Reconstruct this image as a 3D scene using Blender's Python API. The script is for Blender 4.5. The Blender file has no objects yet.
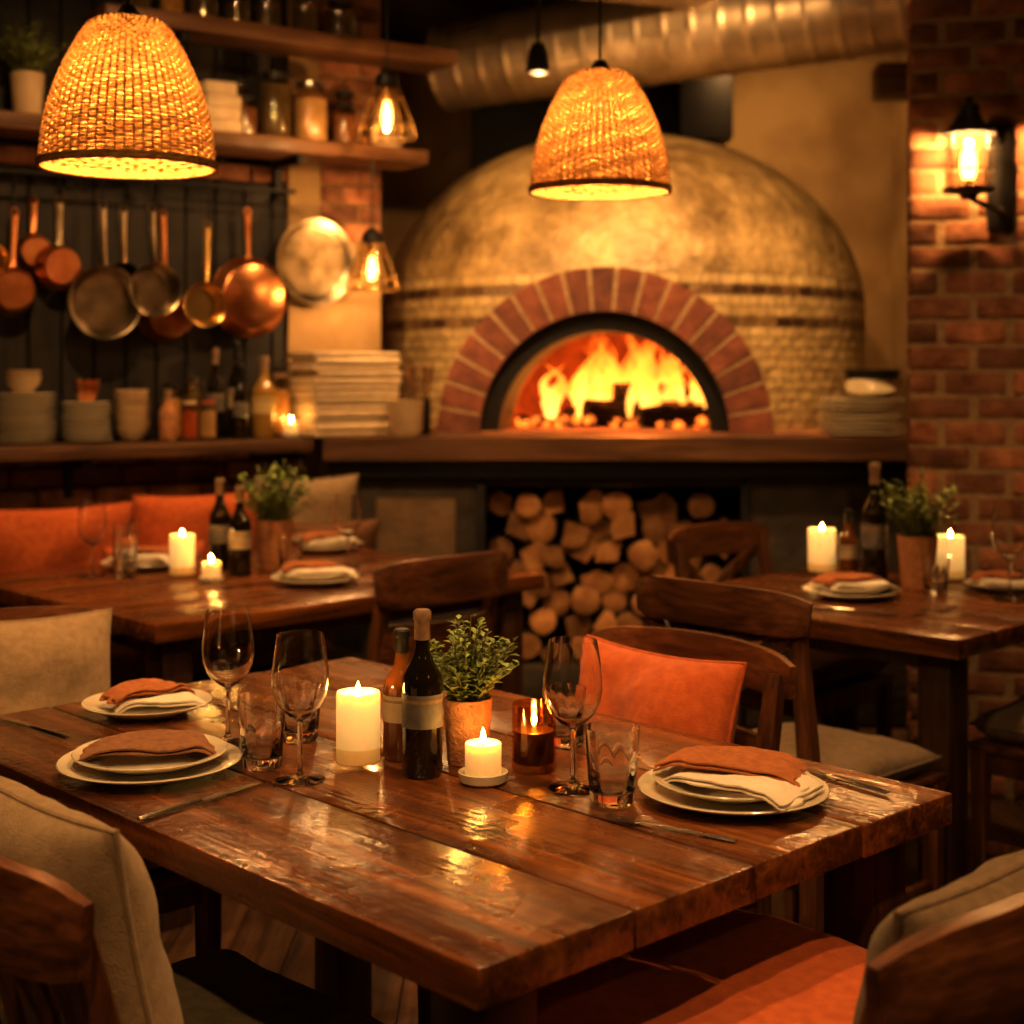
import bpy, bmesh, math, random
from mathutils import Matrix, Vector, Euler, noise
random.seed(7)
pi=math.pi
SC=bpy.context.scene
# ------------------------------------------------------------------ helpers
def T(x=0,y=0,z=0,rx=0,ry=0,rz=0,s=(1,1,1)):
    return Matrix.Translation((x,y,z))@Euler((rx,ry,rz)).to_matrix().to_4x4()@Matrix.Diagonal((s[0],s[1],s[2],1))
class B:
    def __init__(self):
        self.v=[];self.f=[];self.m=[];self.r=[];self.mats=[]
    def add(self,vs,fs,mat,M=None,rnd=None):
        o=len(self.v)
        if M is None: M=Matrix()
        self.v+= [M@Vector(p) for p in vs]
        if mat not in self.mats: self.mats.append(mat)
        k=self.mats.index(mat)
        if rnd is None: rnd=random.random()
        for f in fs:
            self.f.append([i+o for i in f]); self.m.append(k); self.r.append(rnd)
    def box(self,size,c,mat,bev=0.0,M=None,rnd=None,seg=2):
        bm=bmesh.new(); bmesh.ops.create_cube(bm,size=1)
        for v in bm.verts: v.co=Vector((v.co.x*size[0]+c[0],v.co.y*size[1]+c[1],v.co.z*size[2]+c[2]))
        if bev>0: bmesh.ops.bevel(bm,geom=list(bm.edges),offset=bev,segments=seg,affect='EDGES',profile=.5)
        bm.verts.index_update()
        self.add([v.co.copy() for v in bm.verts],[[v.index for v in f.verts] for f in bm.faces],mat,M,rnd)
        bm.free()
    def lathe(self,prof,mat,n=32,M=None,rf=None,rnd=None,closed=False):
        vs=[];rows=[]
        for i,(r,z) in enumerate(prof):
            if r<1e-6: rows.append([len(vs)]);vs.append((0,0,z))
            else:
                row=[]
                for j in range(n):
                    a=2*pi*j/n; rr=r*(rf(i,a) if rf else 1)
                    row.append(len(vs));vs.append((rr*math.cos(a),rr*math.sin(a),z))
                rows.append(row)
        fs=[]
        L=len(rows)
        for i in range(L if closed else L-1):
            a,b=rows[i],rows[(i+1)%L]
            if len(a)==1 and len(b)==1: continue
            for j in range(n):
                k=(j+1)%n
                if len(a)==1: fs.append([a[0],b[k],b[j]])
                elif len(b)==1: fs.append([a[j],a[k],b[0]])
                else: fs.append([a[j],a[k],b[k],b[j]])
        self.add(vs,fs,mat,M,rnd)
    def tube(self,pts,rad,mat,n=8,closed=False,M=None,rnd=None,sq=(1,1),up=None,rect=False,caps=True):
        pts=[Vector(p) for p in pts];N=len(pts)
        if not hasattr(rad,'__len__'): rad=[rad]*N
        if rect:
            n=8; q=.72
            cs=[(1,-q),(1,q),(q,1),(-q,1),(-1,q),(-1,-q),(-q,-1),(q,-1)]
        else: cs=[(math.cos(2*pi*j/n),math.sin(2*pi*j/n)) for j in range(n)]
        vs=[];prev=None
        for i,p in enumerate(pts):
            if closed: t=pts[(i+1)%N]-pts[i-1]
            else: t=pts[min(i+1,N-1)]-pts[max(i-1,0)]
            t.normalize()
            if up is not None:
                side=t.cross(Vector(up)); 
                if side.length<1e-5: side=Vector((1,0,0))
                side.normalize()
            else:
                if prev is None:
                    side=t.cross(Vector((0,0,1)))
                    if side.length<1e-3: side=t.cross(Vector((0,1,0)))
                else: side=prev-t*prev.dot(t)
                side.normalize()
            prev=side; u2=side.cross(t)
            for a,b in cs: vs.append(p+side*(a*rad[i]*sq[0])+u2*(b*rad[i]*sq[1]))
        fs=[]
        for i in range(N if closed else N-1):
            i2=(i+1)%N
            for j in range(n):
                k=(j+1)%n; fs.append([i*n+j,i*n+k,i2*n+k,i2*n+j])
        if not closed and caps:
            fs.append(list(range(n))[::-1]);fs.append([(N-1)*n+j for j in range(n)])
        self.add(vs,fs,mat,M,rnd)
    def prism(self,poly,z0,z1,mat,M=None,rnd=None):
        n=len(poly)
        vs=[(x,y,z0) for x,y in poly]+[(x,y,z1) for x,y in poly]
        fs=[list(range(n))[::-1],list(range(n,2*n))]+[[i,(i+1)%n,n+(i+1)%n,n+i] for i in range(n)]
        self.add(vs,fs,mat,M,rnd)
    def cushion(self,w,h,t,mat,M=None,boxy=4,pinch=.07,wr=.006,seed=0,N=26):
        vs=[];fs=[]
        for side in (1,-1):
            for i in range(N+1):
                for j in range(N+1):
                    u=-1+2*i/N; v=-1+2*j/N
                    u=math.sin(u*pi/2); v=math.sin(v*pi/2)
                    th=max(0,(1-abs(u)**boxy)*(1-abs(v)**boxy))**.5
                    x=w/2*u*(1-pinch*(1-v*v)*u*u); y=h/2*v*(1-pinch*(1-u*u)*v*v)
                    nz=noise.noise(Vector((x*7+seed*3.1,y*7,side*2.0)))*wr*2*th+noise.noise(Vector((x*20,y*20+seed,side)))*wr*.6*th
                    vs.append((x,y,side*(t/2*th)+nz))
            o=0 if side==1 else (N+1)**2
            for i in range(N):
                for j in range(N):
                    a=o+i*(N+1)+j
                    q=[a,a+N+1,a+N+2,a+1]
                    fs.append(q if side==1 else q[::-1])
        self.add(vs,fs,mat,M)
        pts=[]
        K=14
        def P(u,v): return (w/2*u*(1-pinch*(1-v*v)*u*u),h/2*v*(1-pinch*(1-u*u)*v*v),0)
        for k in range(K): pts.append(P(-1+2*k/K,-1))
        for k in range(K): pts.append(P(1,-1+2*k/K))
        for k in range(K): pts.append(P(1-2*k/K,1))
        for k in range(K): pts.append(P(-1,1-2*k/K))
        self.tube(pts,.004,mat,n=6,closed=True,M=M)
    def done(self,name,M=None,sharp=38,merge=False):
        me=bpy.data.meshes.new(name)
        me.from_pydata([tuple(p) for p in self.v],[],self.f)
        for m in self.mats: me.materials.append(m)
        at=me.attributes.new('rnd','FLOAT','FACE')
        at.data.foreach_set('value',self.r)
        me.polygons.foreach_set('material_index',self.m)
        bm=bmesh.new();bm.from_mesh(me)
        if merge: bmesh.ops.remove_doubles(bm,verts=bm.verts,dist=1e-5)
        bmesh.ops.recalc_face_normals(bm,faces=bm.faces)
        bm.to_mesh(me);bm.free()
        me.polygons.foreach_set('use_smooth',[True]*len(me.polygons))
        me.set_sharp_from_angle(angle=math.radians(sharp))
        ob=bpy.data.objects.new(name,me);SC.collection.objects.link(ob)
        if M is not None: ob.matrix_world=M
        return ob
# ------------------------------------------------------------------ materials
def newmat(name):
    m=bpy.data.materials.new(name);m.use_nodes=True
    nt=m.node_tree;nt.nodes.clear()
    out=nt.nodes.new('ShaderNodeOutputMaterial')
    return m,nt,out
def N(nt,t,**k):
    n=nt.nodes.new(t)
    for a,b in k.items(): setattr(n,a,b)
    return n
def coords(nt,stretch=(1,1,1),rnd=True):
    tc=N(nt,'ShaderNodeTexCoord')
    mp=N(nt,'ShaderNodeMapping'); mp.inputs['Scale'].default_value=stretch
    nt.links.new(tc.outputs['Object'],mp.inputs['Vector'])
    at=N(nt,'ShaderNodeAttribute',attribute_name='rnd')
    if not rnd: return mp.outputs[0],at.outputs['Fac']
    mul=N(nt,'ShaderNodeMath',operation='MULTIPLY');mul.inputs[1].default_value=37
    nt.links.new(at.outputs['Fac'],mul.inputs[0])
    ad=N(nt,'ShaderNodeVectorMath',operation='ADD')
    nt.links.new(mp.outputs[0],ad.inputs[0]);nt.links.new(mul.outputs[0],ad.inputs[1])
    return ad.outputs[0],at.outputs['Fac']
def mk(name,c1,c2=None,rough=.5,metal=0,scale=8,stretch=(1,1,1),bump=0,bscale=None,rv=0,detail=4,lo=.35,hi=.65,rough2=None,dist=0,**k):
    m,nt,out=newmat(name)
    p=N(nt,'ShaderNodeBsdfPrincipled')
    nt.links.new(p.outputs[0],out.inputs[0])
    c2=c2 or c1
    vec,fac=coords(nt,stretch)
    nz=N(nt,'ShaderNodeTexNoise');nz.inputs['Scale'].default_value=scale;nz.inputs['Detail'].default_value=detail;nz.inputs['Distortion'].default_value=dist
    nt.links.new(vec,nz.inputs['Vector'])
    rp=N(nt,'ShaderNodeValToRGB')
    rp.color_ramp.elements[0].position=lo;rp.color_ramp.elements[1].position=hi
    rp.color_ramp.elements[0].color=(*c1,1);rp.color_ramp.elements[1].color=(*c2,1)
    nt.links.new(nz.outputs[0],rp.inputs[0])
    col=rp.outputs[0]
    if rv:
        mr=N(nt,'ShaderNodeMapRange');mr.inputs['To Min'].default_value=1-rv;mr.inputs['To Max'].default_value=1+rv
        nt.links.new(fac,mr.inputs['Value'])
        vm=N(nt,'ShaderNodeVectorMath',operation='SCALE')
        nt.links.new(col,vm.inputs[0]);nt.links.new(mr.outputs[0],vm.inputs['Scale'])
        col=vm.outputs[0]
    nt.links.new(col,p.inputs['Base Color'])
    p.inputs['Roughness'].default_value=rough;p.inputs['Metallic'].default_value=metal
    if rough2 is not None:
        mr=N(nt,'ShaderNodeMapRange');mr.inputs['From Min'].default_value=.3;mr.inputs['From Max'].default_value=.7
        mr.inputs['To Min'].default_value=rough;mr.inputs['To Max'].default_value=rough2
        nt.links.new(nz.outputs[0],mr.inputs['Value']);nt.links.new(mr.outputs[0],p.inputs['Roughness'])
    if bump:
        n2=N(nt,'ShaderNodeTexNoise');n2.inputs['Scale'].default_value=bscale or scale;n2.inputs['Detail'].default_value=3
        nt.links.new(vec,n2.inputs['Vector'])
        bp=N(nt,'ShaderNodeBump');bp.inputs['Strength'].default_value=bump;bp.inputs['Distance'].default_value=.01
        nt.links.new(n2.outputs[0],bp.inputs['Height']);nt.links.new(bp.outputs[0],p.inputs['Normal'])
    for a,b in k.items():
        p.inputs[{'trans':'Transmission Weight','ior':'IOR','coat':'Coat Weight','coatr':'Coat Roughness','sheen':'Sheen Weight','sss':'Subsurface Weight','ecol':'Emission Color','estr':'Emission Strength','spec':'Specular IOR Level'}[a]].default_value=b
    return m
def wood(name,c1,c2,c3,axis=0,rough=.3,rough2=.45,scale=1.0,rv=.25,coat=0,bump=.15,scr=False):
    m,nt,out=newmat(name)
    p=N(nt,'ShaderNodeBsdfPrincipled');nt.links.new(p.outputs[0],out.inputs[0])
    st=[14*scale]*3; st[axis]=1.3*scale
    vec,fac=coords(nt,st)
    nz=N(nt,'ShaderNodeTexNoise');nz.inputs['Scale'].default_value=1.0;nz.inputs['Detail'].default_value=8;nz.inputs['Roughness'].default_value=.62;nz.inputs['Distortion'].default_value=1.2
    nt.links.new(vec,nz.inputs['Vector'])
    rp=N(nt,'ShaderNodeValToRGB');e=rp.color_ramp.elements
    e[0].position=.3;e[0].color=(*c1,1);e[1].position=.72;e[1].color=(*c3,1)
    x=e.new(.5);x.color=(*c2,1)
    nt.links.new(nz.outputs[0],rp.inputs[0])
    st2=[90*scale]*3; st2[axis]=3*scale
    vec2,_=coords(nt,st2)
    n2=N(nt,'ShaderNodeTexNoise');n2.inputs['Scale'].default_value=1;n2.inputs['Detail'].default_value=3
    nt.links.new(vec2,n2.inputs['Vector'])
    mr0=N(nt,'ShaderNodeMapRange');mr0.inputs['From Min'].default_value=.3;mr0.inputs['From Max'].default_value=.7;mr0.inputs['To Min'].default_value=.55;mr0.inputs['To Max'].default_value=1.3
    nt.links.new(n2.outputs[0],mr0.inputs['Value'])
    mr=N(nt,'ShaderNodeMapRange');mr.inputs['To Min'].default_value=1-rv;mr.inputs['To Max'].default_value=1+rv
    nt.links.new(fac,mr.inputs['Value'])
    mu=N(nt,'ShaderNodeMath',operation='MULTIPLY');nt.links.new(mr.outputs[0],mu.inputs[0]);nt.links.new(mr0.outputs[0],mu.inputs[1])
    vm=N(nt,'ShaderNodeVectorMath',operation='SCALE');nt.links.new(rp.outputs[0],vm.inputs[0]);nt.links.new(mu.outputs[0],vm.inputs['Scale'])
    nt.links.new(vm.outputs[0],p.inputs['Base Color'])
    n3=N(nt,'ShaderNodeTexNoise');n3.inputs['Scale'].default_value=9;n3.inputs['Detail'].default_value=5
    tc=N(nt,'ShaderNodeTexCoord');nt.links.new(tc.outputs['Object'],n3.inputs['Vector'])
    mr2=N(nt,'ShaderNodeMapRange');mr2.inputs['From Min'].default_value=.3;mr2.inputs['From Max'].default_value=.7;mr2.inputs['To Min'].default_value=rough;mr2.inputs['To Max'].default_value=rough2
    nt.links.new(n3.outputs[0],mr2.inputs['Value']);nt.links.new(mr2.outputs[0],p.inputs['Roughness'])
    ad=N(nt,'ShaderNodeMath',operation='ADD');nt.links.new(nz.outputs[0],ad.inputs[0]);nt.links.new(n2.outputs[0],ad.inputs[1])
    h=ad.outputs[0]
    if scr:
        n5=N(nt,'ShaderNodeTexNoise');n5.inputs['Scale'].default_value=34;n5.inputs['Detail'].default_value=5
        nt.links.new(tc.outputs['Object'],n5.inputs['Vector'])
        a3=N(nt,'ShaderNodeMath',operation='MULTIPLY_ADD');a3.inputs[1].default_value=1.8;nt.links.new(n5.outputs[0],a3.inputs[0]);nt.links.new(h,a3.inputs[2]);h=a3.outputs[0]
    bp=N(nt,'ShaderNodeBump');bp.inputs['Strength'].default_value=bump;bp.inputs['Distance'].default_value=.004
    nt.links.new(h,bp.inputs['Height']);nt.links.new(bp.outputs[0],p.inputs['Normal'])
    if coat:
        p.inputs['Coat Weight'].default_value=coat;p.inputs['Coat Roughness'].default_value=.16
        nt.links.new(bp.outputs[0],p.inputs['Coat Normal'])
    return m
def emit(name,col,s):
    m,nt,out=newmat(name);e=N(nt,'ShaderNodeEmission');e.inputs[0].default_value=(*col,1);e.inputs[1].default_value=s
    nt.links.new(e.outputs[0],out.inputs[0]);return m
def thin_glass(name,col,gl=.12):
    m,nt,out=newmat(name)
    t=N(nt,'ShaderNodeBsdfTransparent');t.inputs[0].default_value=(*col,1)
    g=N(nt,'ShaderNodeBsdfGlossy');g.inputs['Roughness'].default_value=.05
    mx=N(nt,'ShaderNodeMixShader');mx.inputs[0].default_value=gl
    nt.links.new(t.outputs[0],mx.inputs[1]);nt.links.new(g.outputs[0],mx.inputs[2]);nt.links.new(mx.outputs[0],out.inputs[0]);return m

W_TABLE=wood('table_wood',(.030,.008,.002),(.130,.038,.007),(.29,.098,.020),0,.18,.38,rv=.2,coat=.45,bump=.45,scr=True)
W_LEG=wood('table_leg_wood',(.015,.006,.003),(.05,.018,.007),(.09,.034,.012),2,.35,.5)
W_CHAIR=wood('chair_wood',(.035,.012,.004),(.11,.038,.013),(.20,.078,.027),2,.3,.45,scale=1.2)
W_CHAIRX=wood('chair_rail_wood',(.030,.010,.004),(.11,.036,.012),(.20,.075,.025),0,.28,.42,scale=1.2)
W_SHELF=wood('shelf_wood',(.04,.016,.006),(.13,.055,.02),(.22,.10,.036),0,.4,.6)
W_DARK=wood('dark_panel_wood',(.004,.003,.002),(.012,.007,.004),(.028,.016,.008),2,.6,.8)
W_FLOOR=wood('floor_wood',(.03,.014,.007),(.075,.035,.016),(.13,.06,.028),1,.35,.55)
BEIGE=mk('beige_linen',(.29,.195,.105),(.37,.255,.145),.9,scale=60,bump=.4,bscale=450,sheen=.15)
TAUPE=mk('taupe_linen',(.13,.085,.045),(.19,.125,.068),.9,scale=60,bump=.4,bscale=450,sheen=.1)
ORANGE=mk('orange_fabric',(.46,.085,.012),(.58,.125,.02),.85,scale=50,bump=.35,bscale=400,sheen=.15)
BROWNF=mk('brown_fabric',(.14,.06,.025),(.20,.09,.04),.9,scale=50,bump=.3,bscale=400)
OLIVE=mk('olive_fabric',(.07,.055,.03),(.11,.085,.045),.9,scale=50,bump=.3,bscale=400)
NAPW=mk('white_linen',(.70,.62,.50),(.78,.70,.58),.85,scale=40,bump=.3,bscale=500)
NAPB=mk('rust_linen',(.36,.115,.035),(.46,.16,.048),.9,scale=90,bump=.5,bscale=500)
NAPT=mk('brown_linen',(.20,.085,.035),(.28,.125,.055),.9,scale=90,bump=.5,bscale=500)
PORC=mk('stoneware_glaze',(.62,.55,.41),(.70,.62,.47),.18,scale=12,coat=.3,rv=.1)
GLASS=mk('clear_glass',(1,1,1),None,0.0,trans=1.0,ior=1.5)
TGL=thin_glass('thin_lantern_glass',(1,.93,.8),.1)
AGL=thin_glass('amber_glass',(.88,.62,.30),.12)
BOT=mk('dark_bottle_glass',(.006,.004,.002),(.010,.006,.003),.06,scale=5,coat=.5)
AMB=mk('amber_bottle_glass',(.10,.03,.006),(.13,.04,.008),.07,scale=5,coat=.5)
DWAX=mk('dark_amber_wax',(.035,.014,.004),(.05,.02,.006),.4,scale=5)
OIL=mk('olive_oil_glass',(.30,.17,.03),(.36,.2,.04),.08,scale=5,coat=.5)
LABEL=mk('paper_label',(.32,.24,.15),(.42,.32,.2),.8,scale=30)
LABELD=mk('dark_label',(.10,.085,.07),(.15,.13,.11),.7,scale=60)
LABELY=mk('yellow_label',(.5,.36,.14),(.6,.44,.18),.7,scale=60)
CORK=mk('cork',(.20,.12,.065),(.28,.17,.09),.8,scale=120)
STEEL=mk('brushed_steel',(.5,.46,.4),(.6,.55,.48),.25,1,scale=30)
SILV=mk('cutlery_steel',(.55,.47,.38),(.62,.53,.43),.22,1,scale=30)
PANS=mk('pan_steel',(.20,.16,.11),(.42,.34,.24),.3,1,scale=14,bump=.05)
COPPER=mk('copper',(.46,.17,.07),(.68,.30,.13),.28,1,scale=12,bump=.05)
BRASS=mk('brass',(.6,.38,.13),(.75,.5,.2),.25,1,scale=12)
IRON=mk('black_iron',(.010,.008,.007),(.016,.013,.011),.5,.4,scale=30)
DUCTM=mk('galvanised_duct',(.38,.30,.20),(.60,.49,.35),.4,.8,scale=6,bump=.08)
TERRA=mk('terracotta',(.36,.15,.055),(.50,.235,.095),.8,scale=70,bump=.6,bscale=180)
SOIL=mk('soil',(.02,.012,.007),(.05,.03,.018),.95,scale=90,bump=.6)
LEAF=mk('sage_leaf',(.14,.20,.04),(.29,.35,.085),.5,scale=30,rv=.45)
STEM=mk('leaf_stem',(.12,.13,.04),(.18,.18,.06),.6,scale=30)
PLASTER=mk('ochre_plaster',(.27,.16,.06),(.44,.29,.125),.85,scale=3,bump=.4,bscale=18,detail=7)
CREAM=mk('cream_plaster',(.24,.145,.06),(.34,.22,.095),.85,scale=4,bump=.3,bscale=25,detail=6)
BROWNW=mk('brown_wall_paint',(.10,.058,.03),(.14,.08,.042),.85,scale=4,bump=.3,bscale=25,detail=6)
CEILM=mk('dark_ceiling_paint',(.03,.02,.013),(.045,.03,.018),.8,scale=4)
BRK=mk('red_brick',(.16,.052,.024),(.38,.16,.08),.85,scale=12,bump=.7,bscale=60,rv=.5,detail=6)
MORTAR=mk('mortar',(.28,.18,.095),(.38,.26,.15),.95,scale=40,bump=.7,bscale=120)
ARCHB=mk('arch_brick',(.10,.026,.014),(.19,.055,.026),.75,scale=14,bump=.5,bscale=60,rv=.35,detail=6)
FIREB=mk('soot_firebrick',(.16,.065,.03),(.34,.14,.055),.9,scale=9,bump=.7,bscale=30)
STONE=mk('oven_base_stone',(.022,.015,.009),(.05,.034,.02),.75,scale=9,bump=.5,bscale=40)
STONEL=mk('ochre_stone',(.12,.07,.035),(.18,.11,.055),.85,scale=9,bump=.7,bscale=40)
BARK=mk('log_bark',(.04,.02,.009),(.10,.05,.022),.95,scale=30,bump=.8,bscale=60)
LOGEND=mk('log_end_grain',(.30,.125,.04),(.50,.245,.09),.85,scale=16,rv=.45,bump=.3,bscale=80)
CHAR=mk('charred_log',(.01,.007,.005),(.04,.02,.012),.95,scale=25,bump=.9,bscale=50)
PAPER=mk('stacked_linen_paper',(.50,.38,.24),(.62,.49,.32),.9,scale=20,rv=.3)
GRAIN=mk('dry_goods',(.4,.24,.09),(.6,.42,.2),.8,scale=40)
REDG=mk('tomato_preserve',(.30,.05,.015),(.42,.09,.02),.7,scale=40)
CERAM=mk('beige_ceramic',(.45,.32,.18),(.55,.4,.24),.4,scale=12,rv=.15)
FIL=emit('bulb_filament',(1,.46,.10),9)

def waxmat():
    m,nt,out=newmat('candle_wax_painted_glow')
    p=N(nt,'ShaderNodeBsdfPrincipled');nt.links.new(p.outputs[0],out.inputs[0])
    p.inputs['Base Color'].default_value=(.85,.66,.38,1);p.inputs['Roughness'].default_value=.45
    p.inputs['Subsurface Weight'].default_value=.6;p.inputs['Subsurface Scale'].default_value=.03;p.inputs['Subsurface Radius'].default_value=(1,.6,.3)
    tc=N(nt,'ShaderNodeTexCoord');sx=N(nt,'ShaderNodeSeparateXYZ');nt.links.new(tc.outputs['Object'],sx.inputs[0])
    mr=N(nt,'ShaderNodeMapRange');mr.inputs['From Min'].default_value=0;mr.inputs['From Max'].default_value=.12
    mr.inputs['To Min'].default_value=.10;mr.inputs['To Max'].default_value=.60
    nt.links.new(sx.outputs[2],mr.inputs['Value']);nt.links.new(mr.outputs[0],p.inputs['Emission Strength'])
    p.inputs['Emission Color'].default_value=(1,.56,.16,1)  # flame glow painted into the wax as emission, stronger toward the top
    return m
WAX=waxmat()
FLAME=emit('candle_flame',(1,.50,.11),210)
def wickerm():
    m,nt,out=newmat('woven_wicker')
    d=N(nt,'ShaderNodeBsdfDiffuse');t=N(nt,'ShaderNodeBsdfTranslucent')
    vec,fac=coords(nt,(1,1,1))
    nz=N(nt,'ShaderNodeTexNoise');nz.inputs['Scale'].default_value=60
    nt.links.new(vec,nz.inputs['Vector'])
    rp=N(nt,'ShaderNodeValToRGB');rp.color_ramp.elements[0].color=(.24,.12,.036,1);rp.color_ramp.elements[1].color=(.46,.26,.09,1)
    rp.color_ramp.elements[0].position=.35;rp.color_ramp.elements[1].position=.65
    nt.links.new(nz.outputs[0],rp.inputs[0]);nt.links.new(rp.outputs[0],d.inputs[0]);nt.links.new(rp.outputs[0],t.inputs[0])
    mx=N(nt,'ShaderNodeMixShader');mx.inputs[0].default_value=.08
    nt.links.new(d.outputs[0],mx.inputs[1]);nt.links.new(t.outputs[0],mx.inputs[2]);nt.links.new(mx.outputs[0],out.inputs[0])
    return m
WICK=wickerm()

# ------------------------------------------------------------------ lights
WARM=(1,.54,.195)
def point(name,loc,w,r=.02,col=WARM,parent=None):
    l=bpy.data.lights.new(name,'POINT');l.energy=w;l.shadow_soft_size=r;l.color=col
    o=bpy.data.objects.new(name,l);SC.collection.objects.link(o);o.location=loc
    return o
def spot(name,loc,target,w,ang=100,r=.05,col=WARM):
    l=bpy.data.lights.new(name,'SPOT');l.energy=w;l.shadow_soft_size=r;l.color=col;l.spot_size=math.radians(ang);l.spot_blend=1
    o=bpy.data.objects.new(name,l);SC.collection.objects.link(o)
    d=(Vector(target)-Vector(loc)).normalized()
    o.matrix_world=Matrix.Translation(loc)@d.to_track_quat('-Z','Y').to_matrix().to_4x4()
    return o
def child(ob,par):
    bpy.context.view_layer.update()
    mw=ob.matrix_world.copy();ob.parent=par;ob.matrix_parent_inverse=par.matrix_world.inverted();ob.matrix_world=mw;return ob
def empty(name,M):
    o=bpy.data.objects.new(name,None);SC.collection.objects.link(o);o.matrix_world=M;return o

# ------------------------------------------------------------------ frames
ex,ey=.724,.689      # table short direction
lx,ly=-.689,.724     # table long direction
CEIL=3.1
b=B()
x=-5.0
while x<3.6:
    y=-2.2-random.random()*1.5
    while y<8.3:
        L=1.6+random.random()*.8
        y0=max(y,-2.2);y1=min(y+L-.004,8.3)
        if y1-y0>.02: b.box((.137,y1-y0,.04),(x+.07,(y0+y1)/2,-.02),W_FLOOR,.002,seg=1)
        y+=L
    x+=.14
b.done('floor')
b=B();b.box((8.8,10.7,.1),(-.6,3.05,CEIL+.05),CEILM);
b.done('ceiling')
b=B();b.box((5.0,.1,CEIL),(1.0,8.15,CEIL/2),PLASTER);b.done('wall_back')
b=B();b.box((8.2,.1,CEIL),(-.5,-2.05,CEIL/2),BROWNW);b.done('wall_front')
b=B();b.box((.1,5.6,CEIL),(-4.55,.7,CEIL/2),BROWNW);b.done('wall_west')
b=B();b.box((.1,6.5,CEIL),(3.65,1.2,CEIL/2),BROWNW);b.done('wall_east')
b=B();b.box((.1,3.1,CEIL),(2.10,6.6,CEIL/2),PLASTER);b.done('wall_oven_right')
dx,dy=.8327,.5538; nx,ny=-.5538,.8327
def S(s,off=0,z=0): return Vector((-1.67+dx*s+nx*off,4.9+dy*s+ny*off,z))
yawS=math.atan2(dy,dx)
def MS(s,off,z,rz=0): return Matrix.Translation(S(s,off,z))@Matrix.Rotation(yawS+rz,4,'Z')
b=B()
s=-3.4
while s<1.14:
    w=.115
    b.box((w-.006,.03,.96),(s+w/2,.285,1.10+.48),W_DARK,.004,seg=1)
    b.box((w-.006,.03,.95),(s+w/2,.285,2.19+.475),W_DARK,.004,seg=1)
    s+=w
b.box((4.6,.1,CEIL),(-1.13,.35,CEIL/2),IRON)
def brickrows(z0,z1):
    r=0;z=z0
    while z<z1:
        s=-3.4+(.1 if r%2 else 0)
        while s<1.05:
            b.box((.19,.03,.062),(s+.1,.285,z+.035),BRK,.004,seg=1); s+=.2
        z+=.072;r+=1
brickrows(0,1.05);brickrows(2.06,2.12)
b.box((.40,.16,CEIL),(1.345,.33,CEIL/2),CREAM)
# exposed brick at the top right of the plastered end
z=1.86;r=0
while z<3.0:
    for q in range(2):
        w_=.16 if (q+r)%2 else .09
        xs=1.28 if q==0 else (1.28+(.09 if r%2==0 else .16)+.01)
        w_=(.09 if r%2==0 else .16) if q==0 else (.16 if r%2==0 else .09)
        b.box((w_,.02,.062),(xs+w_/2,.250,z+.03),BRK,.004,seg=1)
    z+=.072;r+=1
b.done('wall_left',MS(0,0,0))
b=B()
P0=Vector((-.64,6.11));P1=Vector((-.88,8.12));L=(P1-P0).length;ya=math.atan2((P1-P0).y,(P1-P0).x)
b.box((L,.1,CEIL),(L/2,.06,CEIL/2),MORTAR)
r=0;z=.0
while z<CEIL-.06:
    s=(.1 if r%2 else 0)
    while s<L-.1:
        b.box((.185,.03,.064),(s+.1,0.005,z+.037),BRK,.004,seg=1);s+=.2
    z+=.077;r+=1
b.done('wall_oven_side',T(P0.x,P0.y,0,rz=ya))
# right brick wall, local origin at its free end
b=B()
b.box((2.5,.26,CEIL),(.006+1.25,.003+.13,CEIL/2),MORTAR)
r=0;z=.004
while z<CEIL-.07:
    hb=.067
    xx=-(0 if r%2 else .1)
    while xx<2.4:
        x0=max(xx,0);x1=xx+.198
        if x1-x0>.03:
            j=random.uniform(-.005,.003)
            b.box((x1-x0-.012-random.random()*.006,.05,hb-random.random()*.006),((x0+x1)/2-.002,.022+j,z+hb/2),BRK,.007)
        xx+=.208
    if r%2==0: b.box((.05,.19,hb),(.022,.15,z+hb/2),BRK,.006)
    else: b.box((.05,.10,hb),(.022,.11,z+hb/2),BRK,.006);b.box((.05,.10,hb),(.022,.22,z+hb/2),BRK,.006)
    z+=.0795;r+=1
b.done('wall_right',T(1.268,4.8,0,rz=-.262))

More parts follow.
